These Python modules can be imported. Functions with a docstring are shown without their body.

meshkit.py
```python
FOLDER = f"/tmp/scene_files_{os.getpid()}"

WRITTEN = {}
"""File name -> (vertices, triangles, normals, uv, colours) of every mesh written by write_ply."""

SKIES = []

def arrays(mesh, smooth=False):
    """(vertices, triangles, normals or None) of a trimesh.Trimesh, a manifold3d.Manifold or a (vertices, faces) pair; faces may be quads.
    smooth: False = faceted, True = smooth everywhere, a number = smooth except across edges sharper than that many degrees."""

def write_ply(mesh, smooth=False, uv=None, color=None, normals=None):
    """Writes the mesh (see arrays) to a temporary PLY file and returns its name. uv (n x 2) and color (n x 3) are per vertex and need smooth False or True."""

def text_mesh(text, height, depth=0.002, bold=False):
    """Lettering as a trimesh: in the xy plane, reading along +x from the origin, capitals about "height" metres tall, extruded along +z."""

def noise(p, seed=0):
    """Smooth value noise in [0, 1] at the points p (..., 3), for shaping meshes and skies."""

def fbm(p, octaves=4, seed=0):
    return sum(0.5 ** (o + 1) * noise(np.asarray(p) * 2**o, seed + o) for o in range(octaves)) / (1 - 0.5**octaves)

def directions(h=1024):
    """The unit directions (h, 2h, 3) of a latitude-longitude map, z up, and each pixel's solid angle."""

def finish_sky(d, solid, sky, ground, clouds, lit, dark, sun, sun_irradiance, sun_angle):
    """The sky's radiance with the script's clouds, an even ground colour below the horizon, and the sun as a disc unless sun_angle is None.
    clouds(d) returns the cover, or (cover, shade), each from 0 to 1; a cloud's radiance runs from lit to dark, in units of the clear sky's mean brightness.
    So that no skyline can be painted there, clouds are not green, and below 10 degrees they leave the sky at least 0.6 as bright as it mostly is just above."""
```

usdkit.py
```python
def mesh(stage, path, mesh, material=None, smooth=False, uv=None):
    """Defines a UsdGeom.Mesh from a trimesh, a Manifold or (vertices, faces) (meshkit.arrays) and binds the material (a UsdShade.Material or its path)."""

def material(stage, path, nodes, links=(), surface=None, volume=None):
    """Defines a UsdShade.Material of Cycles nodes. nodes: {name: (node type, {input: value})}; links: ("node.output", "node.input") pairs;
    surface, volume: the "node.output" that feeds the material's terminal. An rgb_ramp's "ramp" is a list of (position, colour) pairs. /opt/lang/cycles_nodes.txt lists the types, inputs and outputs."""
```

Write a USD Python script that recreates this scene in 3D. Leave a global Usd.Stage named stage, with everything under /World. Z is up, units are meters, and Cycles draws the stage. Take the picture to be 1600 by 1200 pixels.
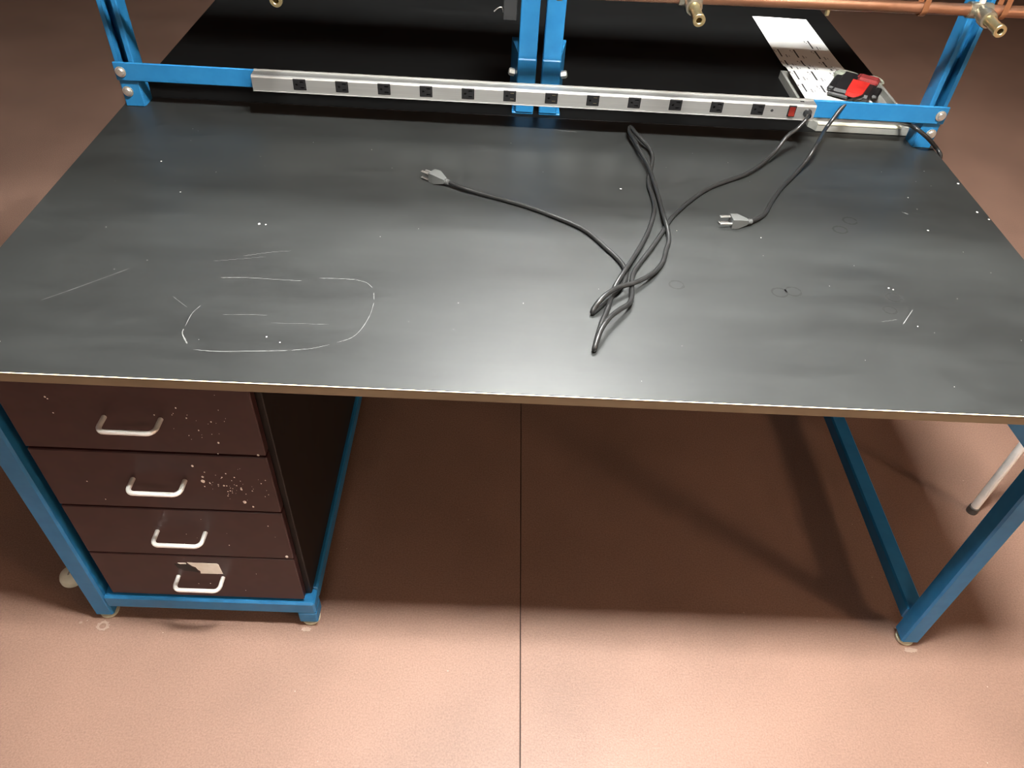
import math, random
import numpy as np, trimesh, manifold3d as m3
from shapely.geometry import Polygon, Point, box as sbox
import usdkit, meshkit
from pxr import Usd, UsdGeom, Gf, Sdf

stage = Usd.Stage.CreateInMemory()
UsdGeom.SetStageUpAxis(stage, 'Z'); UsdGeom.SetStageMetersPerUnit(stage, 1.0)
UsdGeom.Xform.Define(stage, '/World'); UsdGeom.Scope.Define(stage, '/World/Looks')

# ------------------------------------------------------------------ camera, light, exposure
cam = UsdGeom.Camera.Define(stage, '/World/camera')
CM = [(0.9986748, 0.0104182, 0.0504000, 0), (-0.0434380, 0.6958356, 0.7168863, 0), (-0.0276015, -0.7181255, 0.6953660, 0), (0.84959, -0.787596, 1.564063, 1)]
cam.AddTransformOp().Set(Gf.Matrix4d(*[c for r in CM for c in r]))
cam.CreateHorizontalApertureAttr(36.0); cam.CreateVerticalApertureAttr(27.0)
cam.CreateFocalLengthAttr(1190.03 / 1600 * 36.0)
cam.CreateClippingRangeAttr((0.05, 100.0))
cam.CreateExposureAttr(0.0)
AISLE, FAR, REAR, FRONT = 430.0, 120.0, 238.0, 45.0          # strengths of the unseen ceiling lamps

W, H = 1.8447, 0.7809
BACK = 0.9145

# ------------------------------------------------------------------ helpers
def lin(*c):
    c = [x / 255 for x in c]
    return tuple(x / 12.92 if x <= .04045 else ((x + .055) / 1.055) ** 2.4 for x in c)

def mat(name, color, rough=.5, metal=0., spec=.5, **kw):
    return usdkit.material(stage, '/World/Looks/' + name, {'p': ('principled_bsdf', dict(base_color=color, roughness=rough, metallic=metal, specular_ior_level=spec, **kw))}, surface='p.BSDF')

def noisy(name, c1, c2, scale=20., rough=.5, spec=.5, lo=.35, hi=.65, bump=0., bscale=None, stretch=(1, 1, 1), detail=5, metal=0., rvar=0., distance=.002):
    n = {'g': ('geometry', {}), 'm': ('mapping', {'scale': stretch}), 'n': ('noise_texture', {'scale': scale, 'detail': detail, 'roughness': .6}),
         'r': ('rgb_ramp', {'ramp': [(lo, c1), (hi, c2)]}), 'p': ('principled_bsdf', {'roughness': rough, 'specular_ior_level': spec, 'metallic': metal})}
    l = [('g.position', 'm.vector'), ('m.vector', 'n.vector'), ('n.fac', 'r.fac'), ('r.color', 'p.base_color')]
    if rvar:
        n['rr'] = ('map_range', {'from_min': lo, 'from_max': hi, 'to_min': rough - rvar, 'to_max': rough + rvar, 'clamp': True})
        l += [('n.fac', 'rr.value'), ('rr.result', 'p.roughness')]
    if bump:
        n['bn'] = ('noise_texture', {'scale': bscale or scale * 4, 'detail': 3})
        n['b'] = ('bump', {'strength': bump, 'distance': distance})
        l += [('g.position', 'bn.vector'), ('bn.fac', 'b.height'), ('b.normal', 'p.normal')]
    return usdkit.material(stage, '/World/Looks/' + name, n, l, surface='p.BSDF')

used = {}
def numbered(parent, name):
    k = (parent, name); i = used.get(k, -1) + 1; used[k] = i
    return name if i == 0 else f'{name}_{i:03d}'

ORIGIN = {}
def tag(p, **kw):
    for k, v in kw.items():
        if v: p.SetCustomDataByKey(k, v)

def thing(name, label, category, loc=(0, 0, 0), group=None, kind=None):
    path = '/World/' + numbered('/World', name)
    x = UsdGeom.Xform.Define(stage, path); x.AddTranslateOp().Set(Gf.Vec3d(*map(float, loc)))
    tag(x.GetPrim(), label=label, category=category, group=group, kind=kind)
    ORIGIN[path] = np.asarray(loc, float)
    return path

def part(parent, name, mesh, material, label=None, kind=None, smooth=30):
    path = parent + '/' + numbered(parent, name)
    o = ORIGIN[parent]; ORIGIN[path] = o
    v, f, _ = meshkit.arrays(mesh)
    m = usdkit.mesh(stage, path, trimesh.Trimesh(v - o, f, process=False), material, smooth=smooth)
    tag(m.GetPrim(), label=label, kind=kind)
    return path

def solo(name, mesh, material, label, category, group=None, kind=None, smooth=30, loc=None):
    v, f, _ = meshkit.arrays(mesh)
    path = '/World/' + numbered('/World', name)
    lo, hi = v.min(0), v.max(0)
    loc = np.array(loc if loc is not None else [(lo[0] + hi[0]) / 2, (lo[1] + hi[1]) / 2, lo[2]], float)
    m = usdkit.mesh(stage, path, trimesh.Trimesh(v - loc, f, process=False), material, smooth=smooth)
    m.AddTranslateOp().Set(Gf.Vec3d(*loc.tolist()))
    tag(m.GetPrim(), label=label, category=category, group=group, kind=kind)
    ORIGIN[path] = loc
    return path

cat = lambda ms: trimesh.util.concatenate([tm(m) for m in ms])
def tm(m):
    if isinstance(m, trimesh.Trimesh): return m
    v, f, _ = meshkit.arrays(m)
    return trimesh.Trimesh(v, f, process=False)

def rbox(x0, x1, y0, y1, z0, z1, b=.002):
    b = min(b, (x1 - x0) * .45, (y1 - y0) * .45, (z1 - z0) * .45)
    pts = []
    for x, sx in ((x0, 1), (x1, -1)):
        for y, sy in ((y0, 1), (y1, -1)):
            for z, sz in ((z0, 1), (z1, -1)):
                pts += [(x + sx * b, y + sy * b, z), (x + sx * b, y, z + sz * b), (x, y + sy * b, z + sz * b)]
    return trimesh.convex.convex_hull(np.array(pts))

def man(m):
    m = tm(m)
    m = trimesh.Trimesh(m.vertices, m.faces, process=True); m.merge_vertices(); m.update_faces(m.nondegenerate_faces(height=1e-9)); m.remove_unreferenced_vertices()
    return m3.Manifold(m3.Mesh(np.asarray(m.vertices, np.float32), np.asarray(m.faces, np.uint32)))

def spline(P, n=8):
    P = np.asarray(P, float)
    Q = np.vstack([2 * P[0] - P[1], P, 2 * P[-1] - P[-2]]); out = []
    for i in range(1, len(Q) - 2):
        a, b, c, d = Q[i - 1:i + 3]
        for t in np.linspace(0, 1, n, endpoint=False):
            out.append(.5 * (2 * b + (c - a) * t + (2 * a - 5 * b + 4 * c - d) * t * t + (3 * b - a - 3 * c + d) * t ** 3))
    return np.vstack([out, P[-1:]])

def tube(P, r, sides=12, close=True, up=(0, 0, 1)):
    P = np.asarray(P, float); n = len(P); r = np.broadcast_to(np.asarray(r, float), (n,))
    T = np.gradient(P, axis=0); T /= np.linalg.norm(T, axis=1, keepdims=True) + 1e-12
    a = np.cross(T[0], up)
    if np.linalg.norm(a) < 1e-3: a = np.cross(T[0], (1, 0, 0))
    a /= np.linalg.norm(a); V = []
    for i in range(n):
        a = a - T[i] * (a @ T[i]); a /= np.linalg.norm(a); b = np.cross(T[i], a)
        th = np.arange(sides) * 2 * np.pi / sides
        V.append(P[i] + r[i] * (np.cos(th)[:, None] * a + np.sin(th)[:, None] * b))
    V = np.vstack(V); F = []
    for i in range(n - 1):
        for j in range(sides):
            k = (j + 1) % sides; A, B, C, D = i * sides + j, i * sides + k, (i + 1) * sides + k, (i + 1) * sides + j
            F += [(A, B, C), (A, C, D)]
    if close:
        V = np.vstack([V, P[:1], P[-1:]]); c0, c1 = len(V) - 2, len(V) - 1
        for j in range(sides):
            k = (j + 1) % sides
            F += [(c0, k, j), (c1, (n - 1) * sides + j, (n - 1) * sides + k)]
    return trimesh.Trimesh(V, F, process=False)

def frame(axis):
    z = np.asarray(axis, float); z /= np.linalg.norm(z)
    x = np.cross((0, 0, 1) if abs(z[2]) < .9 else (0, 1, 0), z); x /= np.linalg.norm(x)
    return np.stack([x, np.cross(z, x), z], 1)

def lathe(profile, at, axis=(0, 0, 1), sides=28):
    """profile: (radius, height) pairs along the axis from at"""
    p = np.asarray(profile, float); th = np.arange(sides) * 2 * np.pi / sides
    V = np.vstack([np.stack([r * np.cos(th), r * np.sin(th), np.full(sides, h)], 1) for r, h in p]); F = []
    for i in range(len(p) - 1):
        for j in range(sides):
            k = (j + 1) % sides; A, B, C, D = i * sides + j, i * sides + k, (i + 1) * sides + k, (i + 1) * sides + j
            F += [(A, B, C), (A, C, D)]
    m = trimesh.Trimesh(V @ frame(axis).T + np.asarray(at, float), F, process=False)
    return m

def prism(poly, h, at=(0, 0, 0), R=None):
    m = trimesh.creation.extrude_polygon(poly if isinstance(poly, Polygon) else Polygon(poly), h, engine='earcut')
    v = np.asarray(m.vertices)
    if R is not None: v = v @ np.asarray(R, float).T
    return trimesh.Trimesh(v + np.asarray(at, float), m.faces, process=False)

XZ = np.array([[1, 0, 0], [0, 0, -1], [0, 1, 0]], float)     # polygon (x, z) extruded towards -y
YZ = np.array([[0, 0, 1], [1, 0, 0], [0, 1, 0]], float)      # polygon (y, z) extruded towards +x

def ribbon(P, w, z, wob=0., seed=0):
    rg = np.random.default_rng(seed); P = np.asarray(P, float)
    T = np.gradient(P, axis=0); T /= np.linalg.norm(T, axis=1, keepdims=True) + 1e-12
    N = np.stack([-T[:, 1], T[:, 0]], 1); ww = w * (1 + wob * rg.uniform(-1, 1, len(P)))[:, None] / 2
    ww[0] *= .2; ww[-1] *= .2
    V = np.vstack([np.c_[P + N * ww, np.full(len(P), z)], np.c_[P - N * ww, np.full(len(P), z)]]); n = len(P); F = []
    for i in range(n - 1): F += [(n + i, n + i + 1, i + 1), (n + i, i + 1, i)]
    return trimesh.Trimesh(V, F, process=False)

def blob(c, r, flat=(1, 1, .5), seed=0):
    m = trimesh.creation.icosphere(1, 1.0); v = np.asarray(m.vertices) * (r * np.asarray(flat))
    v = v * (1 + .25 * (meshkit.noise(np.asarray(m.vertices) * 2 + seed * 7.3, seed)[:, None] - .5))
    return trimesh.Trimesh(v + np.asarray(c, float), m.faces, process=False)

# ------------------------------------------------------------------ materials
M = {}
M['blue'] = noisy('blue_enamel', (.016, .150, .345), (.022, .175, .385), scale=30, rough=.4, spec=.35, bump=.05, bscale=300)
def tabletop_look(name, dark, light, spec=.5):
    n = {'g': ('geometry', {}), 'm': ('mapping', {'scale': (1.0, 2.0, 1)}), 'n': ('noise_texture', {'scale': 3.2, 'detail': 6, 'roughness': .62, 'distortion': .6}),
         'm2': ('mapping', {'scale': (1.6, 8, 1)}), 'n2': ('noise_texture', {'scale': 2.2, 'detail': 4, 'roughness': .6, 'distortion': .4}),
         'mx': ('math', {'math_type': 'multiply_add', 'value2': .45}), 'mx2': ('math', {'math_type': 'multiply', 'value2': .55}),
         'r': ('rgb_ramp', {'ramp': [(.3, dark), (.7, light)]}), 'rr': ('map_range', {'from_min': .3, 'from_max': .7, 'to_min': .375, 'to_max': .425, 'clamp': True}),
         'p': ('principled_bsdf', {'specular_ior_level': spec})}
    l = [('g.position', 'm.vector'), ('m.vector', 'n.vector'), ('g.position', 'm2.vector'), ('m2.vector', 'n2.vector'), ('n2.fac', 'mx2.value1'),
         ('n.fac', 'mx.value1'), ('mx2.value', 'mx.value3'), ('mx.value', 'r.fac'), ('r.color', 'p.base_color'), ('mx.value', 'rr.value'), ('rr.result', 'p.roughness')]
    return usdkit.material(stage, '/World/Looks/' + name, n, l, surface='p.BSDF')
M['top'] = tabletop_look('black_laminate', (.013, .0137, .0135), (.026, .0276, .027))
M['top_rear'] = tabletop_look('black_laminate_shaded', (.0035, .0035, .0037), (.006, .0062, .0062), .1)  # darker copy of the laminate, holding the shade on the rear bench
M['edge'] = noisy('edge_band', (.125, .086, .048), (.175, .125, .072), scale=14, rough=.5, stretch=(.3, 1, 1))
M['edge_line'] = mat('worn_edge_line', lin(205, 190, 160), .4)
M['drawer'] = noisy('drawer_front', (.029, .0085, .0095), (.038, .0120, .0125), scale=25, rough=.42, spec=.4)
M['carcass'] = noisy('cabinet_black', (.008, .007, .007), (.014, .011, .010), scale=20, rough=.5, spec=.3)
M['chrome'] = noisy('satin_chrome', (.80, .79, .76), (.88, .87, .84), scale=40, rough=.38, metal=.45)
M['steel'] = noisy('zinc_bolt', (.68, .66, .60), (.8, .78, .72), scale=90, rough=.36, metal=.85)
M['alu'] = noisy('brushed_aluminium', (.68, .69, .68), (.74, .75, .74), scale=6, rough=.42, metal=.9, stretch=(.5, 60, 60))
M['alu_dark'] = mat('dark_hole', (.01, .01, .01), .6)
M['outlet'] = mat('outlet_black', (.008, .008, .009), .42)
M['slot'] = mat('outlet_contact', lin(190, 180, 150), .35, .6)
M['red_rocker'] = mat('red_rocker', (.14, .012, .008), .3)
M['cord'] = noisy('black_pvc', (.012, .012, .012), (.018, .018, .018), scale=60, rough=.36, spec=.55)
M['plug'] = mat('plug_grey_black', (.095, .098, .096), .28)
M['prong'] = mat('prong_nickel', (.85, .84, .80), .25, .9)
M['red'] = noisy('red_rubber', (.52, .022, .018), (.62, .032, .025), scale=40, rough=.4)
M['red_clear'] = mat('red_clear_plastic', (.38, .06, .06), .18, transmission_weight=.3)
M['clear'] = mat('clear_plastic', (.55, .58, .48), .15, transmission_weight=.5)
M['black_plastic'] = mat('black_plastic', (.012, .012, .013), .4)
M['copper'] = noisy('aged_copper', (.36, .17, .095), (.46, .24, .15), scale=18, rough=.4, metal=.9, stretch=(.4, 1, 1))
M['copper_dull'] = noisy('dull_copper', (.42, .19, .09), (.50, .24, .12), scale=22, rough=.45, metal=.75)
M['brass'] = noisy('brass', (.60, .50, .26), (.72, .62, .36), scale=60, rough=.3, metal=.9)
M['brass_dull'] = noisy('nickel_brass', (.42, .37, .27), (.55, .52, .42), scale=60, rough=.3, metal=.9)
M['paper'] = mat('white_paper', (.80, .80, .78), .7)
M['ink'] = mat('printing_ink', (.03, .03, .032), .6)
M['ink_grey'] = mat('printing_ink_grey', (.30, .30, .30), .6)
M['tray'] = noisy('grey_tray_plastic', (.24, .24, .22), (.29, .29, .27), scale=20, rough=.4)
M['cream'] = mat('cream_plastic', (.74, .70, .56), .4)
M['grey_box'] = mat('dark_grey_box', (.022, .023, .024), .5)
M['white_cap'] = noisy('white_cap_plastic', (.78, .78, .64), (.86, .86, .74), scale=50, rough=.5)
M['foot'] = noisy('levelling_foot', (.50, .49, .36), (.62, .60, .46), scale=50, rough=.45)
M['scratch'] = mat('scratch_line', (.16, .165, .16), .55)
M['mark'] = mat('dark_ring_mark', (.016, .0165, .016), .5, spec=.36)
M['label'] = noisy('paper_label', (.84, .82, .75), (.90, .88, .82), scale=70, rough=.6)
M['fleck'] = mat('paint_fleck', (.78, .74, .70), .5)
M['dust'] = noisy('floor_scuff', (.29, .20, .155), (.36, .26, .205), scale=60, rough=.6)
M['rubber'] = mat('grey_rubber', (.05, .045, .04), .6)
M['seat'] = mat('black_vinyl_seat', (.02, .02, .02), .45)
M['wall'] = noisy('unseen_wall_dark', (.10, .09, .085), (.12, .11, .10), scale=8, rough=.8)  # unseen walls, kept dark to cut bounce and reflections
M['ceiling'] = noisy('ceiling_tile', (.55, .54, .52), (.62, .61, .59), scale=40, rough=.9)
M['unseen_shelf'] = mat('shelf_board', (.03, .03, .03), .5)
M['fitting'] = mat('grey_fitting', (.22, .22, .22), .6)
M['white_metal'] = mat('white_fitting', (.7, .7, .69), .4)
def lamp(name, s, col):
    return usdkit.material(stage, '/World/Looks/' + name, {'e': ('emission', {'color': col, 'strength': s})}, surface='e.emission')
M['lamp_aisle'] = lamp('diffuser_aisle', AISLE, (1.0, .995, .95))
M['lamp_far'] = lamp('diffuser_far', FAR, (1.0, .70, .47))
M['lamp_front'] = lamp('diffuser_front', FRONT, (1.0, .86, .72))
M['lamp_rear'] = lamp('diffuser_rear', REAR, (.985, 1.0, .965))
# red-brown sheet floor: fine mottle with pale chips
fn = {'g': ('geometry', {}), 'n': ('noise_texture', {'scale': 260, 'detail': 3, 'roughness': .7}), 'n2': ('noise_texture', {'scale': 2.3, 'detail': 4}),
      'r': ('rgb_ramp', {'ramp': [(.30, (.202, .116, .085)), (.70, (.294, .178, .133))]}), 'r2': ('rgb_ramp', {'ramp': [(.35, (.86, .86, .86)), (.65, (1.06, 1.06, 1.06))]}),
      'mx': ('mix_color', {'blend_type': 'multiply', 'fac': 1.0, 'use_clamp_result': False}),
      'v': ('voronoi_texture', {'scale': 42, 'randomness': 1}), 'vr': ('rgb_ramp', {'ramp': [(.0, (1, 1, 1)), (.035, (1, 1, 1)), (.06, (0, 0, 0))]}),
      'vc': ('separate_color', {}), 'vg': ('math', {'math_type': 'greater_than', 'value2': .93}), 'vm': ('math', {'math_type': 'multiply'}),
      'mx2': ('mix_color', {'blend_type': 'mix', 'b': (.52, .40, .32)}),
      'b': ('bump', {'strength': .25, 'distance': .0012}), 'p': ('principled_bsdf', {'roughness': .52, 'specular_ior_level': .45})}
fl = [('g.position', 'n.vector'), ('g.position', 'n2.vector'), ('n.fac', 'r.fac'), ('n2.fac', 'r2.fac'), ('r.color', 'mx.a'), ('r2.color', 'mx.b'),
      ('g.position', 'v.vector'), ('v.distance', 'vr.fac'), ('v.color', 'vc.color'), ('vc.r', 'vg.value1'), ('vr.color', 'vm.value1'), ('vg.value', 'vm.value2'),
      ('mx.result', 'mx2.a'), ('vm.value', 'mx2.fac'), ('mx2.result', 'p.base_color'), ('n.fac', 'b.height'), ('b.normal', 'p.normal')]
M['floor'] = usdkit.material(stage, '/World/Looks/floor_sheet', fn, fl, surface='p.BSDF')
M['subfloor'] = mat('seam_dark', (.03, .014, .011), .8)

# ------------------------------------------------------------------ the room
X0, X1, Y0, Y1, ZC = -3.6, 8.2, -5.0, 6.2, 2.75
fo = thing('floor', 'red-brown speckled sheet floor with one straight seam', 'floor', kind='structure')
part(fo, 'subfloor', rbox(X0, X1, Y0, Y1, -.06, -.003, .0005), M['subfloor'])
SEAM = .9385
part(fo, 'floor_sheet', rbox(X0, SEAM - .0011, Y0, Y1, -.003, 0, .0006), M['floor'])
part(fo, 'floor_sheet', rbox(SEAM + .0011, X1, Y0, Y1, -.003, 0, .0006), M['floor'])
def scuff(x, y, rx, ry, seed, hole=0.):
    th = np.linspace(0, 2 * np.pi, 25)[:-1]; g = np.random.default_rng(seed)
    rr = 1 + .22 * g.uniform(-1, 1, 24)
    o = Polygon(np.stack([x + rx * rr * np.cos(th), y + ry * rr * np.sin(th)], 1)).buffer(0)
    if hole: o = o.difference(Polygon(np.stack([x + hole * rx * np.cos(th), y + hole * ry * np.sin(th)], 1)))
    part(fo, 'scuff_mark', prism(o, .0003, (0, 0, 0)), M['dust'], label='pale scuff on the floor', smooth=False)
scuff(.0345, .0215, .013, .012, 1, .55); scuff(-.015, .0275, .0035, .003, 2); scuff(-.003, .033, .0016, .0016, 3); scuff(.4700, .0300, .010, .005, 4); scuff(1.812, .030, .014, .006, 5)
def room(name, mesh, m, label):
    solo(name, mesh, m, label, name.split('_')[0], kind='structure')
room('ceiling', rbox(X0, X1, Y0, Y1, ZC, ZC + .08, .001), M['ceiling'], 'pale tiled ceiling carrying the unseen light fittings')
room('wall_left', rbox(X0 - .1, X0, Y0, Y1, 0, ZC, .001), M['wall'], 'unseen dark grey wall on the left of the room')
room('wall_right', rbox(X1, X1 + .1, Y0, Y1, 0, ZC, .001), M['wall'], 'unseen dark grey wall on the right of the room')
room('wall_back', rbox(X0 - .1, X1 + .1, Y1, Y1 + .1, 0, ZC, .001), M['wall'], 'unseen dark grey wall beyond the rear bench')
room('wall_front', rbox(X0 - .1, X1 + .1, Y0 - .1, Y0, 0, ZC, .001), M['wall'], 'unseen dark grey wall behind the camera')

def unseen_ceiling_light(x, y, lx, ly, m, label, skirt=.0):  # skirt deepens the frame to narrow the spread of light
    t = thing('unseen_ceiling_light', label, 'ceiling light', (x, y, ZC - .07 - skirt))
    outer = man(rbox(x - lx / 2 - .03, x + lx / 2 + .03, y - ly / 2 - .03, y + ly / 2 + .03, ZC - .07 - skirt, ZC, .004)) - man(rbox(x - lx / 2, x + lx / 2, y - ly / 2, y + ly / 2, ZC - .30, ZC - .03, .002))
    part(t, 'frame', outer, M['fitting'])
    part(t, 'diffuser', rbox(x - lx / 2, x + lx / 2, y - ly / 2, y + ly / 2, ZC - .055, ZC - .035, .002), m)
unseen_ceiling_light(1.16, -.13, .60, .28, M['lamp_aisle'], 'unseen long deep-framed ceiling light over the front edge of the workbench', .11)  # out of view, placed to light the aisle floor and bench front
unseen_ceiling_light(5.7, -2.9, 1.2, .6, M['lamp_far'], 'unseen far ceiling light beyond the right front, placed to cast the leg shadows')  # out of view, placed to throw leg shadows under the bench
unseen_ceiling_light(1.04, 1.35, .72, .28, M['lamp_rear'], 'unseen long deep-framed ceiling light above the rear bench, placed for the tabletop sheen', .11)  # out of view, placed to give the tabletop its front sheen
unseen_ceiling_light(.3, -4.2, 1.2, .6, M['lamp_front'], 'unseen far ceiling light well behind the camera, placed to brighten front faces')  # out of view, placed to brighten front faces and soften shadows

# ------------------------------------------------------------------ front workbench
def foot(x, y):
    return lathe([(0, 0), (.018, 0), (.0195, .003), (.0195, .008), (.008, .011), (.006, .011), (.006, .030), (0, .030)], (x, y, 0))

wb = thing('workbench', 'black-topped workbench with bright blue steel legs in front', 'workbench', (W / 2, BACK / 2, 0))
top = part(wb, 'tabletop', rbox(0, W, .0012, BACK, .763, H, .0003), M['top'], label='scuffed black laminate tabletop')
part(wb, 'edge_band', rbox(.0005, W - .0005, -.0012, .0012, .7632, .7790, .0004), M['edge'], label='brown front edge strip')
part(wb, 'edge_line', rbox(.0005, W - .0005, -.0014, .0010, .7794, .7811, .0006), M['edge_line'], label='pale worn line along the front edge')
LW = .040
LX0, LX1 = .0175, 1.7855          # outer left leg, inner right leg
def leg(x, y):
    l = part(wb, 'leg', rbox(x, x + LW, y, y + LW, .016, .763, .004), M['blue'])
    part(l, 'foot', foot(x + LW / 2, y + LW / 2), M['foot'], label='small round pale levelling foot')
leg(LX0, .038); leg(LX1, .038); leg(LX0, .84); leg(LX1, .84)
def stub(x, y):
    l = part(wb, 'leg', rbox(x, x + LW, y, y + LW, .016, .053, .003), M['blue'], label='short stub leg under the drawer cabinet')
    part(l, 'foot', foot(x + LW / 2, y + LW / 2), M['foot'], label='small round pale levelling foot')
stub(.4565, .038); stub(.4565, .84)
def rail(*b): part(wb, 'rail', rbox(*b, .004), M['blue'])
rail(.0555, .4965, .038, .078, .0525, .0915)              # front rail under the drawers
rail(.0555, .4965, .84, .88, .0525, .0915)
rail(.4565, .4965, .077, .841, .0525, .0915)              # depth rails
rail(LX0, LX0 + LW, .077, .841, .0525, .0915)
rail(LX1, LX1 + LW, .077, .841, .0525, .0915)
rail(LX0 + .001, LX0 + LW - .001, .077, .841, .724, .763)
rail(LX1 + .001, LX1 + LW - .001, .077, .841, .724, .763)
rail(LX0 + LW, LX1, .842, .878, .724, .763)
# corner braces, 45 degrees in the plane of the front legs
def brace(xa, za, xb, zb, y):
    d = np.array([xb - xa, zb - za]); d /= np.linalg.norm(d); n = np.array([-d[1], d[0]]) * .02
    P = [(xa + n[0], za + n[1]), (xa - n[0], za - n[1]), (xb - n[0], zb - n[1]), (xb + n[0], zb + n[1])]
    part(wb, 'brace', prism(P, .034, (0, y + .034, 0), XZ), M['blue'], label='diagonal corner brace under the tabletop')
brace(1.668, .748, 1.793, .627, .041)
# uprights: slotted channel, open side to the front
def channel(x, y, s=.042, t=.0026, slot=.021, lip=.017):
    o = Polygon([(0, 0), (s, 0), (s, s), (0, s)]).buffer(-.003).buffer(.003)
    i = Polygon([(t, t), (s - t, t), (s - t, s - t), (t, s - t)])
    c = (s - slot) / 2
    p = o.difference(i).difference(sbox(c, -.01, s - c, t * 2))
    for k in (c - t, s - c): p = p.union(sbox(k, 0, k + t, lip))
    return p, x, y
YP = .867
RZ0, RZ1 = .8405, .8805
def upright(x, left):
    p, _, _ = channel(0, 0)
    u = part(wb, 'upright', prism(p, 1.42 - H, (x, YP, H)), M['blue'], label='slotted blue upright at the ' + ('left' if left else 'right') + ' end of the bench')
    part(u, 'foot_plate', rbox(x + .0005, x + .0415, YP - .005, YP, H, RZ0 + .02, .0015), M['blue'])
    for z, yy in ((.8605, YP - .011), (.8150, YP - .005)):
        xx = x + (.013 if left else .029) if z > .84 else x + (.0135 if left else .0285)
        part(u, 'bolt', lathe([(.0115, 0), (.0115, .0016), (.0085, .0018), (.0085, .0045), (.0068, .0068), (.003, .0075), (0, .0075)], (xx, yy, z), (0, -1, 0)), M['steel'], label='round zinc bolt head')
    return u
upright(.0075, True); upright(W - .0495, False)
part(wb, 'crossbar', rbox(.0065, W - .0060, YP - .011, YP - .005, RZ0, RZ1, .0018), M['blue'], label='flat blue crossbar behind the power strip')
solo('unseen_shelf', rbox(-.01, W + .01, .785, 1.45, 1.4205, 1.445, .002), M['unseen_shelf'], 'dark board out of view on top of the blue uprights, placed to shade the rear bench', 'unseen_shelf')  # unseen board, depth and height chosen to shade the rear of the benches
# worn marks of the top
ZT = H + .00018
def arc(P, w, seed, n=8, name='scratch', m='scratch', wob=.5):
    part(top, name, ribbon(spline(P, n), w * .72, ZT, wob, seed), M[m], smooth=False)
arc([(.3905, .246), (.43, .2495), (.4878, .2483), (.525, .2478)], .0014, 1)
arc([(.552, .2572), (.585, .259), (.6125, .2582)], .0016, 2)
arc([(.6125, .2582), (.632, .2515), (.6445, .2380)], .0011, 3)
arc([(.6485, .2250), (.6515, .206)], .0014, 4)
arc([(.6525, .198), (.6505, .165), (.642, .130), (.630, .1085), (.610, .096)], .0012, 5)
arc([(.600, .0905), (.575, .0800), (.545, .0735)], .0011, 6)
arc([(.54, .0725), (.50, .0690), (.44, .0640), (.400, .0655)], .0013, 7)
arc([(.3875, .078), (.3735, .1000), (.3715, .112)], .0024, 8)
arc([(.3718, .118), (.3727, .1495), (.380, .171)], .0011, 9)
arc([(.4886, .3332), (.455, .326), (.4107, .311)], .0009, 10)
arc([(.45, .312), (.40, .300), (.365, .292)], .0007, 11)
arc([(.235, .26), (.17, .20), (.13, .165)], .0009, 12)
arc([(.33, .19), (.35, .173), (.36, .165)], .0007, 13)
arc([(1.5345, .205), (1.55, .225), (1.567, .247)], .0012, 14)
arc([(1.50, .21), (1.53, .218)], .0008, 15)
arc([(.96, .86), (.99, .852), (1.02, .850)], .0016, 16)
arc([(.50, .135), (.55, .137), (.59, .138)], .0007, 17)
arc([(1.665, .57), (1.677, .563)], .0022, 18)
arc([(.42, .15), (.46, .153), (.49, .154)], .0008, 19)
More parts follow.
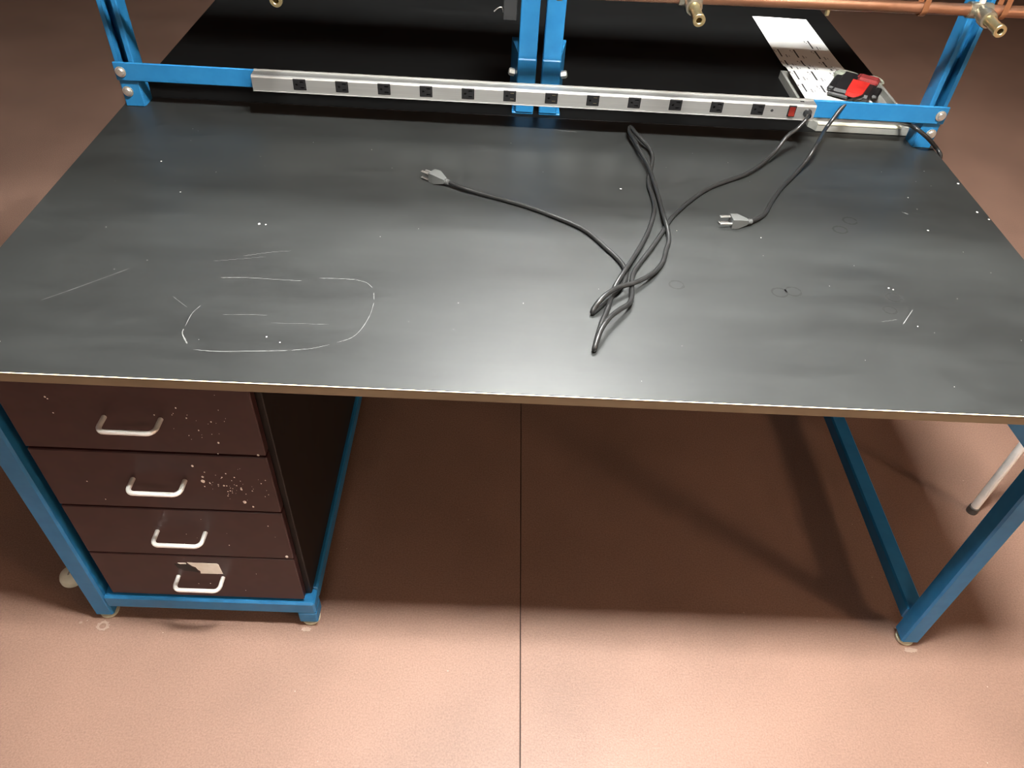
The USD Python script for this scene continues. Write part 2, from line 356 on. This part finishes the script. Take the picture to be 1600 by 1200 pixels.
for i, (x, y, r) in enumerate([(1.1644, .2869, .0125), (1.3440, .2787, .0135), (1.3690, .2835, .0135), (1.5453, .527, .0135), (1.5150, .492, .0135), (1.5462, .2800, .0125), (1.5260, .243, .0110)]):
    th = np.linspace(0, 2 * np.pi * (.97 if i % 2 else 1), 30)
    part(top, 'ring_mark', ribbon(np.stack([x + r * np.cos(th), y + r * .92 * np.sin(th)], 1), .0036, ZT - .00005, .4, i), M['mark'], smooth=False)
rg = random.Random(5)
sp = [blob((x, y, H), r * .72, (1, 1, .5), i) for i, (x, y, r) in enumerate(
    [(.413, .4131, .0035), (.425, .4125, .0022), (.2394, .5099, .0022), (.1648, .6232, .0026), (1.0967, .6065, .0028), (1.6942, .5058, .0028), (1.5589, .2021, .0016), (1.5462, .307, .0024), (1.5530, .303, .0018), (.5010, .1020, .0020), (.5240, .0905, .0018), (1.7000, .630, .0018), (1.8359, .701, .0034), (1.8270, .585, .0034), (1.8400, .559, .0030), (1.35, .45, .0016), (1.19, .46, .0016)])]
for i in range(46):
    sp.append(blob((rg.uniform(.1, 1.8), rg.uniform(.03, .78), H), rg.uniform(.0004, .0008), (1, 1, .5), i + 40))
part(top, 'crumbs', cat(sp), M['fleck'], label='white specks scattered on the tabletop', kind='stuff')

# ------------------------------------------------------------------ rear workbench, back to back with it
RB0, RB1 = .9150, 1.832
rb = thing('rear_workbench', 'plain black rear workbench top standing behind the power strip', 'workbench', (W / 2, 1.375, 0))
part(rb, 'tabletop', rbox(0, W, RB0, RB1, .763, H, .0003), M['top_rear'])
for x in (LX0, LX1):
    for y in (.93, RB1 - .08):
        l = part(rb, 'leg', rbox(x, x + LW, y, y + LW, .016, .763, .004), M['blue']); part(l, 'foot', foot(x + LW / 2, y + LW / 2), M['foot'])
    part(rb, 'rail', rbox(x, x + LW, .97, RB1 - .08, .0525, .0915, .004), M['blue'])
YC = .9285
for k, x in enumerate((.8785, .9335)):
    u = part(rb, 'upright', rbox(x, x + .041, YC, YC + .042, H, 1.42, .002), M['blue'], label='flat-faced blue upright, ' + ('left' if k == 0 else 'right') + ' one of the central pair')
    part(u, 'sleeve', rbox(x - .0006, x + .0416, YC - .0030, YC + .030, H + .004, .908, .0026), M['blue'])
    part(u, 'base_plate', rbox(x - (.008 if k == 0 else 0), x + .041 + (.008 if k else 0), YC - .0005, YC + .05, H, H + .004, .001), M['blue'])
    s = -1 if k == 0 else 1
    xe = x if k == 0 else x + .041
    gx = (xe - .0145, xe) if k == 0 else (xe, xe + .0145)
    Q = [(xe, YC + .010), (xe + s * .0150, YC + .105), (xe + s * .0150, YC + .110), (xe, YC + .110)]
    part(u, 'gusset', prism(Polygon(Q), .914 - H, (0, 0, H)), M['blue'], label='flared side plate of the upright')
    part(u, 'bolt', lathe([(.009, 0), (.009, .010), (.007, .013), (0, .0135)], (xe + s * .0065, YC + .046, .858), (s, -.16, .25), 6), M['steel'], label='bright bolt head beside the upright')

# ------------------------------------------------------------------ drawer cabinet
CX0, CX1, DF, DB = .074, .4872, .0440, .0625
cb = thing('drawer_cabinet', 'dark brown four-drawer cabinet standing under the left end of the bench', 'cabinet', ((CX0 + CX1) / 2, .42, .0915))
car = man(rbox(CX0, CX1, DB + .0015, .80, .0918, .742, .0015)) - man(rbox(CX0 + .018, CX1 - .018, .0, .78, .110, .724, .001))
part(cb, 'body', car, M['carcass'], label='black cabinet carcass')
D = [(.5635, .7400, .6465), (.4050, .5605, .4900), (.2525, .4030, .3340), (.1000, .2515, .1770)]
GAP = .0012
drs = []
for i, (z0, z1, zh) in enumerate(D):
    which = ('top', 'second', 'third', 'bottom')[i]
    d = part(cb, 'drawer', rbox(.078, .4770, DF, DB, z0 + GAP, z1 - GAP, .0018), M['drawer'], label=which + ' drawer of the cabinet')
    drs.append(d)
    xa, xb, yo = .2340, .3235, DF - .032
    P = [(xa, DF + .004, zh), (xa, DF - .018, zh)]
    for a in np.linspace(0, np.pi / 2, 6): P.append((xa + .012 - .012 * np.cos(a), DF - .020 - .012 * np.sin(a), zh))
    for a in np.linspace(np.pi / 2, 0, 6): P.append((xb - .012 + .012 * np.cos(a), DF - .020 - .012 * np.sin(a), zh))
    P += [(xb, DF - .018, zh), (xb, DF + .004, zh)]
    part(d, 'handle', tube(P, .0043, 12), M['chrome'], label='satin metal bow handle', smooth=60)
def on_front(pts, r, seed): return blob((pts[0], DF, pts[1]), r, (1, .35, 1.0), seed)
def flecks(d, L, n, box, seed, label):
    g = random.Random(seed)
    ms = [blob((x, DF, z), r, (1, .4, 1.25), k) for k, (x, z, r) in enumerate(L)]
    for k in range(n):
        x = g.gauss((box[0] + box[1]) / 2, (box[1] - box[0]) / 4); z = g.gauss((box[2] + box[3]) / 2, (box[3] - box[2]) / 4)
        if .085 < x < .47 and box[2] - .02 < z < box[3] + .02: ms.append(blob((x, DF, z), g.choice([.0005, .0007, .0009, .0013]), (1, .4, 1.2), k + 90))
    part(d, 'paint_flecks', cat(ms), M['fleck'], label=label, kind='stuff')

flecks(drs[0], [(.4038, .5942, .0018), (.397, .566, .0012), (.464, .5665, .0022), (.1555, .687, .0016), (.158, .683, .0013), (.1552, .6508, .0013)], 22, (.34, .47, .58, .70), 11, 'pale specks on the drawer front')
flecks(drs[1], [(.346, .531, .0022), (.3567, .5022, .0022), (.3545, .4901, .0036), (.3627, .5154, .0013), (.3887, .4798, .0018), (.4174, .471, .0020), (.4163, .4342, .0032), (.429, .421, .0020), (.4116, .5041, .0014), (.4643, .4993, .0011), (.1505, .4769, .0014), (.1667, .4266, .0012), (.3900, .5030, .0012)], 46, (.35, .46, .42, .54), 12, 'splash of white paint flecks on the drawer front')
flecks(drs[2], [(.4648, .2618, .0032), (.3598, .294, .0011), (.4455, .3623, .0013)], 6, (.2, .46, .27, .39), 13, 'few white flecks on the drawer front')
flecks(drs[3], [(.268, .150, .0011), (.36, .13, .0009)], 3, (.2, .44, .12, .22), 14, 'few white flecks on the drawer front')
part(drs[3], 'sticker', prism(Polygon([(.2632, .2285), (.3215, .2275), (.3242, .2245), (.3262, .1905), (.2815, .1895), (.2825, .199), (.2790, .203), (.2765, .212), (.2700, .2165), (.2665, .2225)]), .0006, (0, DF, 0), XZ), M['label'], label='torn white paper sticker')
part(drs[3], 'sticker_scrap', prism(Polygon([(.2440, .2255), (.2600, .2265), (.2605, .2225), (.2480, .2215)]), .0005, (0, DF, 0), XZ), M['label'], label='thin torn scrap of the sticker')
part(drs[3], 'glue_residue', prism(Polygon([(.236, .222), (.262, .221), (.268, .214), (.276, .203), (.279, .192), (.268, .196), (.250, .198), (.240, .208)]), .0003, (0, DF, 0), XZ), M['carcass'], label='dark glue left by the torn sticker')

# ------------------------------------------------------------------ power strip with its cord
SX0, SX1, SF, SB, SZ0, SZ1 = .3109, 1.5301, .8250, .8553, .8475, .8815
ps = thing('power_strip', 'long silver power strip with twelve black outlets fixed along the blue crossbar', 'power strip', ((SX0 + SX1) / 2, .84, SZ0))
prof = Polygon([(SF, SZ0 + .0012), (SF, SZ1 - .0045), (SF + .0014, SZ1 - .0015), (SF + .0042, SZ1), (SB - .0028, SZ1), (SB - .0028, SZ1 + .0024), (SB, SZ1 + .0024), (SB, SZ0), (SF - .0016, SZ0), (SF - .0016, SZ0 + .0012)])
OX = [.4124 + .09013 * i for i in range(12)]
hm = man(prism(prof, SX1 - SX0, (SX0, 0, 0), YZ))
for x in OX: hm = hm - man(rbox(x - .0134, x + .0134, SF - .005, SF + .0062, .8547, .8783, .0001))
hm = hm - man(rbox(1.4702, 1.4870, SF - .005, SF + .004, .8542, .8788, .0001))
part(ps, 'housing', hm, M['alu'], smooth=20)
for i, x in enumerate(OX):
    ob = man(rbox(x - .0136, x + .0136, SF - .0010, SF + .006, .8545, .8785, .0008))
    for dz in (-.0062, .0062): ob = ob - man(rbox(x + .0008, x + .0090, SF - .003, SF + .0050, .8665 + dz - .0012, .8665 + dz + .0012, .0001))
    ob = ob - man(lathe([(0, -.005), (.0026, -.005), (.0026, .003), (0, .003)], (x - .0062, SF - .0005, .8665), (0, -1, 0), 14))
    o = part(ps, 'outlet', ob, M['outlet'])
    if i in (5, 6, 7):  # only the middle outlets get contacts, standing for glints in their slots
        for dz in (-.0062, .0062): part(o, 'contact', rbox(x + .0012, x + .0088, SF + .0002, SF + .0024, .8665 + dz - .0010, .8665 + dz + .0010, .0002), M['slot'], label='metal contact set shallow to stand for a glint in the slot')
sw = part(ps, 'switch_frame', rbox(1.4700, 1.4872, SF - .0012, SF + .003, .8540, .8790, .0006), M['outlet'], label='black frame of the rocker switch')
part(sw, 'rocker', prism([(SF - .0042, .8570), (SF - .0014, .8665), (SF - .0024, .8760), (SF + .001, .8760), (SF + .001, .8570)], .0128, (1.4722, 0, 0), YZ), M['red_rocker'], label='dark red rocker switch')
part(ps, 'screw', lathe([(.0032, 0), (.003, .0008), (0, .0012)], (1.4352, SF, .866), (0, -1, 0), 14), M['grey_box'], label='small dark screw')
part(ps, 'mounting_hole', rbox(1.4975, 1.5065, .8400, .8455, SZ1 - .002, SZ1 + .0003, .0003), M['alu_dark'], label='dark slot in the top face')
part(ps, 'cord_gland', lathe([(.0094, -.002), (.0094, .002), (.0078, .004), (.0068, .010), (.0052, .016), (.0043, .016)], (1.5139, SF, .8645), (-.05, -1, -.08), 20), M['black_plastic'], label='round black cord gland')
CORD1= [(1.5139, 0.818, 0.8645), (1.5058, 0.8, 0.8619), (1.4892, 0.79, 0.8439), (1.4655, 0.7748, 0.8309), (1.4342, 0.7446, 0.8029), (1.3744, 0.6879, 0.7879), (1.2858, 0.625, 0.7854), (1.2375, 0.5724, 0.7854), (1.2083, 0.5333, 0.7854), (1.184, 0.4961, 0.7854), (1.1631, 0.4515, 0.7854), (1.1341, 0.3935, 0.7854), (1.1102, 0.349, 0.7854), (1.0927, 0.3145, 0.7854), (1.0845, 0.2818, 0.7869), (1.0817, 0.2486, 0.7899), (1.0734, 0.2144, 0.7929), (1.053, 0.1867, 0.7989), (1.0369, 0.1642, 0.8029), (1.0237, 0.1412, 0.8039), (1.0145, 0.1208, 0.8009), (1.0095, 0.1072, 0.7939), (1.0081, 0.1021, 0.7864), (1.0156, 0.136, 0.7854), (1.0254, 0.1718, 0.7854), (1.0364, 0.2041, 0.7854), (1.0508, 0.2555, 0.7869), (1.0589, 0.2744, 0.7909), (1.0731, 0.3023, 0.7944), (1.0924, 0.3456, 0.7909), (1.1154, 0.4003, 0.7859), (1.1344, 0.4499, 0.7854), (1.1502, 0.5045, 0.7854), (1.1564, 0.5404, 0.7854), (1.1566, 0.5769, 0.7854), (1.1549, 0.6172, 0.7854), (1.1585, 0.6516, 0.7854), (1.1701, 0.6989, 0.7854), (1.1772, 0.742, 0.7869), (1.1731, 0.7717, 0.7909), (1.158, 0.7955, 0.7969), (1.1448, 0.8242, 0.8009), (1.1378, 0.8485, 0.8009), (1.1336, 0.827, 0.7989), (1.1417, 0.7891, 0.7969), (1.1514, 0.7338, 0.7949), (1.1602, 0.6794, 0.7944), (1.1634, 0.6332, 0.7929), (1.1676, 0.5912, 0.7879), (1.1688, 0.5438, 0.7869), (1.1671, 0.4808, 0.7939), (1.1697, 0.4434, 0.7889), (1.1673, 0.4131, 0.7854), (1.1594, 0.3885, 0.7854), (1.1481, 0.3484, 0.7859), (1.1334, 0.3201, 0.7879), (1.1193, 0.2996, 0.7909), (1.0982, 0.2764, 0.7944), (1.0773, 0.2598, 0.7974), (1.0566, 0.2459, 0.7999), (1.0374, 0.2253, 0.8029), (1.0229, 0.2077, 0.8009), (1.0138, 0.1981, 0.7929), (1.011, 0.1926, 0.7864), (1.0205, 0.2047, 0.7854), (1.0323, 0.2209, 0.7854), (1.0501, 0.245, 0.7854), (1.0659, 0.2695, 0.7854), (1.076, 0.2943, 0.7854), (1.0761, 0.3247, 0.7854), (1.0646, 0.3551, 0.7854), (1.0488, 0.3821, 0.7854), (1.0305, 0.4139, 0.7854), (1.0095, 0.4422, 0.7854), (0.9851, 0.4621, 0.7854), (0.9613, 0.4779, 0.7854), (0.9126, 0.5079, 0.7854), (0.8626, 0.5315, 0.7854), (0.8117, 0.5507, 0.7869), (0.7757, 0.5641, 0.7899), (0.7506, 0.5794, 0.7904)]
CORD2= [(1.3357, 0.4927, 0.7904), (1.3485, 0.5025, 0.7879), (1.3744, 0.5299, 0.7854), (1.3998, 0.5781, 0.7854), (1.4333, 0.6345, 0.7854), (1.4794, 0.6969, 0.7889), (1.5075, 0.7295, 0.8059), (1.5279, 0.7563, 0.8259), (1.5663, 0.828, 0.827), (1.5806, 0.842, 0.8435), (1.593, 0.852, 0.8617), (1.6101, 0.864, 0.8763), (1.6331, 0.885, 0.8749), (1.6873, 0.9782, 0.8409), (1.7149, 1.027, 0.8259)]
CORD3= [(1.7657, 0.9404, 0.8109), (1.7731, 0.9, 0.8201), (1.7698, 0.855, 0.8344), (1.7802, 0.838, 0.8325), (1.8061, 0.835, 0.8172), (1.8431, 0.8524, 0.7889), (1.8496, 0.8432, 0.7829)]

part(ps, 'power_cord', tube(spline(CORD1, 6), .0043, 10), M['cord'], label='long black cord lying in twisted loops on the bench', smooth=60)

def plug(owner, at, d, ground, label):
    """at: middle of the front face on the bench; d: the way the prongs point; ground: side (+1 left of d, -1 right) of the ground pin"""
    d = np.array([d[0], d[1], 0.]); d /= np.linalg.norm(d); y = np.array([-d[1], d[0], 0]) * ground; R = np.stack([d, y, np.cross(d, y)], 1)
    if ground < 0: R[:, 2] *= 1
    at = np.array([at[0], at[1], H])
    up = 1 if R[2, 2] > 0 else -1
    def place(m):
        m = tm(m); v = np.asarray(m.vertices).copy(); v[:, 2] *= up
        f = m.faces if up * np.linalg.det(R) > 0 else m.faces[:, ::-1]
        return trimesh.Trimesh(v @ R.T + at, f, process=False)
    def bx(*b): return rbox(*b)
    b1 = [(-.0005, sy * .0118, z) for sy in (-1, 1) for z in (.0012, .0198)] + [(0, sy * .0105, z) for sy in (-1, 1) for z in (.0004, .0206)] + [(-.014, sy * .0122, z) for sy in (-1, 1) for z in (.0010, .0202)]
    b2 = [(-.0335, sy * .0052, z) for sy in (-1, 1) for z in (.0052, .0142)] + [(-.0345, sy * .0040, z) for sy in (-1, 1) for z in (.0062, .0132)]
    body = cat([trimesh.convex.convex_hull(np.array(b1 + b2)), tube([(-.033, 0, .0096), (-.043, 0, .0096)], [.0052, .0046], 12)] + [tube([(-.0350 - .0028 * k, 0, .0096), (-.0364 - .0028 * k, 0, .0096)], .0060 - .0004 * k, 12) for k in range(3)])
    p = part(owner, 'plug', place(body), M['plug'], label=label, smooth=25)
    for zz in (.0042, .0168):
        bl = man(rbox(-.002, .0200, -.0108, -.0042, zz - .0008, zz + .0008, .0005)) - man(lathe([(0, -.01), (.0014, -.01), (.0014, .01), (0, .01)], (.0165, -.0075, zz), (0, 0, 1), 12))
        part(p, 'prong', place(bl), M['prong'])
    part(p, 'ground_pin', place(tube([(-.002, .0085, .0105), (.020, .0085, .0105), (.0222, .0085, .0105), (.0232, .0085, .0105)], [.0024, .0024, .0018, .0004], 12)), M['prong'])
plug(ps, (.7125, .6030), (-.84, .545), -1, 'grey-black three-prong plug at the end of the cord')

# ------------------------------------------------------------------ second cord with the red connector
rc = thing('extension_cord', 'short black cord with a red connector hung over the right end of the crossbar', 'cord', (1.52, .75, H))
part(rc, 'cord', tube(spline(CORD2, 8), .0044, 10), M['cord'], smooth=60)
plug(rc, (1.2960, .4858), (-1, -.10), 1, 'grey-black three-prong plug lying on the bench')
def oriented(c, ang, f):
    R = np.array([[math.cos(ang), -math.sin(ang), 0], [math.sin(ang), math.cos(ang), 0], [0, 0, 1]])
    m = tm(f); return trimesh.Trimesh(np.asarray(m.vertices) @ R.T + np.asarray(c, float), m.faces, process=False)
A = math.atan2(.86, .50)      # the way the connector points
bb = cat([rbox(-.06, .075, -.047, .045, .0300, .0450, .006), rbox(-.045, .05, .036, .058, .0300, .041, .004), rbox(-.03, .035, -.062, -.045, .0300, .039, .004), rbox(-.072, -.055, .0, .05, .0300, .038, .003)])
part(rc, 'connector_shell', oriented((1.722, 1.098, H), A, bb), M['black_plastic'], label='black shell of the connector')
wed = trimesh.convex.convex_hull(np.array([(-.054, s * .019, z) for s in (-1, 1) for z in (.036, .050)] + [(-.058, s * .014, z) for s in (-1, 1) for z in (.040, .048)] + [(.028, s * .021, z) for s in (-1, 1) for z in (.032, .050)] + [(.034, s * .017, z) for s in (-1, 1) for z in (.034, .047)]))
part(rc, 'red_connector', oriented((1.724, 1.082, H), A, wed), M['red'], label='bright red rubber connector')
part(rc, 'connector_tip', oriented((1.729, 1.085, H), A, cat([rbox(.030, .066, -.035, .015, .040, .054, .005), rbox(.055, .075, -.030, .020, .041, .050, .004)])), M['red_clear'], label='clear reddish tip of the connector')
ring = [(.065 + .012 * math.cos(a), -.030 + .014 * math.sin(a), .046 + .004 * math.sin(a)) for a in np.linspace(-2.2, 1.6, 14)]
part(rc, 'retaining_clip', oriented((1.729, 1.085, H), A, tube(ring, .0026, 8)), M['clear'], label='pale clear clip at the tip')
part(rc, 'cap', oriented((1.744, 1.180, H), A, trimesh.convex.convex_hull(np.array([(-.014 + .02 * math.cos(t), .01 + .034 * math.sin(t), z) for t in np.linspace(0, 6.28, 20) for z in (.0302, .038)] + [(-.014 + .012 * math.cos(t), .01 + .025 * math.sin(t), .044) for t in np.linspace(0, 6.28, 16)]))), M['clear'], label='pale round cap behind the connector')

bc = tube(spline(CORD3 + [(1.8560, .838, .770), (1.8580, .836, .72), (1.8585, .836, .60), (1.8580, .840, .45), (1.862, .85, .25), (1.868, .87, .08), (1.885, .90, .0135), (1.93, .98, .0062), (2.00, 1.10, .0052)], 8), .0046, 10)
solo('cable', bc, M['cord'], 'black cable slipping over the right edge of the bench beside the upright', 'cable', smooth=60)

# ------------------------------------------------------------------ tray, paper sheet
ty0, ty1, tx0, tx1 = .9205, 1.225, 1.572, 1.822
tp = Polygon([(tx0 + .014, ty0), (tx1, ty0), (tx1, ty1), (tx0, ty1), (tx0, ty0 + .022)])
sh = man(prism(tp, .0195, (0, 0, H + .0002))) - man(prism(tp.buffer(-.007), .03, (0, 0, H + .004)))
tr = thing('tray', 'shallow pale grey plastic tray under the paper behind the crossbar', 'tray', ((tx0 + tx1) / 2, (ty0 + ty1) / 2, H))
part(tr, 'shell', sh, M['tray'])
part(tr, 'lip', rbox(tx0 + .014, 1.785, ty0 - .0012, ty0 + .008, H + .0150, H + .0212, .0015), M['cream'], label='cream strip along the front lip')

PY = [1.687, 1.62, 1.55, 1.49, 1.443, 1.440, 1.437, 1.40, 1.35, 1.31, 1.285, 1.268, 1.250, 1.235, 1.22, 1.20, 1.17, 1.13, 1.09, 1.05, 1.01]
def pz(y):
    a = np.interp(y, [1.01, 1.13, 1.19, 1.225, 1.245, 1.265, 1.29, 1.32, 1.38, 1.437, 1.440, 1.443, 1.50, 1.70], [.0235, .0265, .0275, .0268, .0235, .016, .0085, .005, .0030, .0024, .0012, .0024, .0028, .0035])
    return H + a
def paper_xy(x, y): return x - .70 * (pz(y) - H)
xs = np.linspace(1.6045, 1.7720, 9); ys = np.array(PY); ny, nx = len(ys), len(xs)
V = np.array([[paper_xy(x, y), y, pz(y) + .0022 * math.sin((x - 1.6) * 30) * (.4 if y > 1.3 else 1) ** 1 * .6] for y in ys for x in xs])
Fq = []
for i in range(ny - 1):
    for j in range(nx - 1):
        a = i * nx + j; Fq += [(a, a + nx, a + nx + 1), (a, a + nx + 1, a + 1)]
Vb = V - (0, 0, .0007); n = len(V)
side = []
bd = [j for j in range(nx)] + [i * nx + nx - 1 for i in range(1, ny)] + [(ny - 1) * nx + j for j in range(nx - 2, -1, -1)] + [i * nx for i in range(ny - 2, 0, -1)]
for a, b in zip(bd, bd[1:] + bd[:1]): side += [(a, b, b + n), (a, b + n, a + n)]
pm = trimesh.Trimesh(np.vstack([V, Vb]), Fq + [tuple(f[::-1]) for f in (np.array(Fq) + n)] + side, process=False)
pm.fix_normals()
pp = thing('paper_sheet', 'long white printed paper sheet lying on the rear bench', 'paper', (1.69, 1.40, H))
part(pp, 'sheet', pm, M['paper'], smooth=40)
def bar(x, y0, y1, w, dz=.0006):
    y = np.linspace(y0, y1, 8); V = []
    for yy in y:
        for s in (-1, 1):
            xx = x + s * w / 2; V.append((paper_xy(xx, yy), yy, pz(yy) + .0022 * math.sin((xx - 1.6) * 30) * (.4 if yy > 1.3 else 1) * .6 + dz))
    F = []
    for i in range(7): F += [(2 * i, 2 * i + 2, 2 * i + 3), (2 * i, 2 * i + 3, 2 * i + 1)]
    return trimesh.Trimesh(V, F, process=False)
g = random.Random(3); bold, faint = [], []
for x, L in ((1.7255, [(1.5016, 1.4431), (1.4252, 1.3647), (1.3428, 1.2905), (1.2738, 1.225), (1.212, 1.165), (1.14, 1.09)]),
             (1.6640, [(1.4241, 1.3634), (1.3411, 1.289), (1.2700, 1.222), (1.206, 1.150), (1.120, 1.08)]),
             (1.6180, [(1.4225, 1.3665), (1.3371, 1.292), (1.262, 1.220), (1.205, 1.150), (1.125, 1.08)])):
    for k, (a, b) in enumerate(L):
        (bold if x > 1.64 or k % 2 else bold).append(bar(x, a, b, .0046 if x > 1.64 else .0036))
        faint.append(bar(x - .0115, a - .004, a - .014, .0035)); faint.append(bar(x - .008, a - .016, a - .021, .003))
        faint.append(bar(x + .0145, b + .018, b - .004, .0040)); faint.append(bar(x + .022, b + .012, b, .0022))
for m_ in bold: part(pp, 'printed_line', m_, M['ink'], smooth=False)
part(pp, 'small_print', cat(faint), M['ink_grey'], label='faint small print', kind='stuff', smooth=False)

# ------------------------------------------------------------------ copper pipe with its outlets
def zp(x): return 1.0905 + .0138 * (x - 1.2)
pt = thing('copper_pipe', 'copper supply pipe with brass outlets running above the crossbar', 'pipe', (1.05, .80, 1.085))
part(pt, 'pipe', tube([(-.05, .80, zp(-.05)), (2.25, .80, zp(2.25))], .0111, 20), M['copper'], smooth=60)
part(pt, 'end_cap', lathe([(.0128, 0), (.0128, .022), (.010, .026), (0, .027)], (-.04, .80, zp(-.04)), (-1, 0, 0)), M['copper_dull'])
part(pt, 'end_cap', lathe([(.0128, 0), (.0128, .022), (.010, .026), (0, .027)], (2.24, .80, zp(2.24)), (1, 0, 0)), M['copper_dull'])
for x in (.20, .95, 1.659, 1.815):
    z = zp(x); w = .0055
    P = [(.7865, 1.42), (.7865, z)] + [(.80 - .0135 * math.cos(a), z - .0135 * math.sin(a)) for a in np.linspace(.2, math.pi - .2, 9)] + [(.8135, z), (.8135, 1.42)]
    th = .0014
    o = Polygon(P).buffer(th, join_style=2).difference(Polygon(P))
    part(pt, 'hanger', prism(o, 2 * w, (x - w, 0, 0), YZ), M['copper_dull'], label='dull copper hanger strap under the pipe')
for x, tip in ((.4245, .700), (1.2040, .690), (1.7705, .700)):
    z = zp(x); zt = z - .0055; ax = np.array([0, tip - .80, zt - z]); Ln = np.linalg.norm(ax)
    v = part(pt, 'outlet_valve', cat([lathe([(.0145, -.022), (.0150, -.019), (.0150, .019), (.0145, .022), (.0112, .022)], (x, .80, z), (1, 0, 0), 24),
             lathe([(.0112, -.022), (.0145, -.022)], (x, .80, z), (1, 0, 0), 24),
             lathe([(.0125, 0), (.0135, .014), (.0135, .026), (.0165, .030), (.0165, .046), (.0150, .049), (.0112, .050)], (x, .80, z), ax, 24)]), M['brass_dull'], label='nickel-coloured outlet body on the pipe', smooth=35)
    part(v, 'nozzle', lathe([(.0112, .048), (.0102, .056), (.0102, Ln - .012), (.0118, Ln - .009), (.0118, Ln - .001), (.0108, Ln), (.0062, Ln), (.0052, Ln - .001), (.0050, Ln - .03), (0, Ln - .03)], (x, .80, z), ax, 28), M['brass'], label='brass nozzle with a dark bore', smooth=35)
    part(v, 'valve_stem', lathe([(.006, .010), (.006, .030), (.0075, .030), (.0075, .036), (0, .037)], (x, .80, z), (0, 0, 1), 18), M['chrome'])
    part(v, 'valve_lever', rbox(x - .024, x + .024, .792, .808, z + .034, z + .042, .003), M['black_plastic'], label='black lever of the outlet')
part(pt, 'drain_screw', lathe([(.0050, .009), (.0050, .017), (.0036, .021), (0, .021)], (1.476, .80, zp(1.476)), (0, -.25, -1), 6), M['brass'], label='small brass screw under the pipe')

# ------------------------------------------------------------------ small things
jb = thing('junction_box', 'dark grey box left of the central blue uprights', 'box', (.856, .945, .986))
part(jb, 'body', rbox(.8412, .8705, .929, .962, .9855, 1.12, .002), M['grey_box'])
part(jb, 'bracket', rbox(.8690, .8783, .938, .956, 1.03, 1.10, .001), M['grey_box'])
part(jb, 'wire_hook', tube(spline([(.8420, .940, .9985), (.8385, .936, 1.009), (.8330, .935, 1.0098), (.8270, .935, 1.0063), (.8215, .935, 1.0010)], 6), .0013, 8), M['steel'], label='small bent wire hook')
def cap_at(x, y):
    c = thing('plastic_cap', 'round off-white plastic cap lying on the floor beside the left front leg', 'cap', (x, y, 0))
    part(c, 'dome', lathe([(0, 0), (.0245, 0), (.0260, .003), (.0260, .011), (.0235, .019), (.017, .0245), (.008, .027), (0, .0275)], (x, y, 0), (0, 0, 1), 30), M['white_cap'], smooth=45)
    part(c, 'slot', rbox(x - .002, x + .002, y - .008, y + .008, .0262, .0277, .0004), M['tray'], label='faint slot across the cap')
cap_at(-.0745, .134)
st = thing('stool', 'chrome-legged stool with one leg showing beside the right end of the bench', 'stool', (2.37, .41, 0))
for x, y in ((2.119, .424), (2.48, .20), (2.50, .60)):
    l = part(st, 'leg', tube([(x, y, .012), (x, y, .60)], .0105, 18), M['chrome'], smooth=60)
    part(l, 'tip', lathe([(0, 0), (.0130, 0), (.0138, .004), (.0130, .020), (.0106, .022)], (x, y, 0), (0, 0, 1), 20), M['rubber'], label='dark rubber tip')
part(st, 'seat', lathe([(0, .595), (.20, .595), (.225, .605), (.230, .63), (.215, .652), (.17, .660), (0, .662)], (2.365, .41, 0), (0, 0, 1), 40), M['seat'], label='round black padded seat')
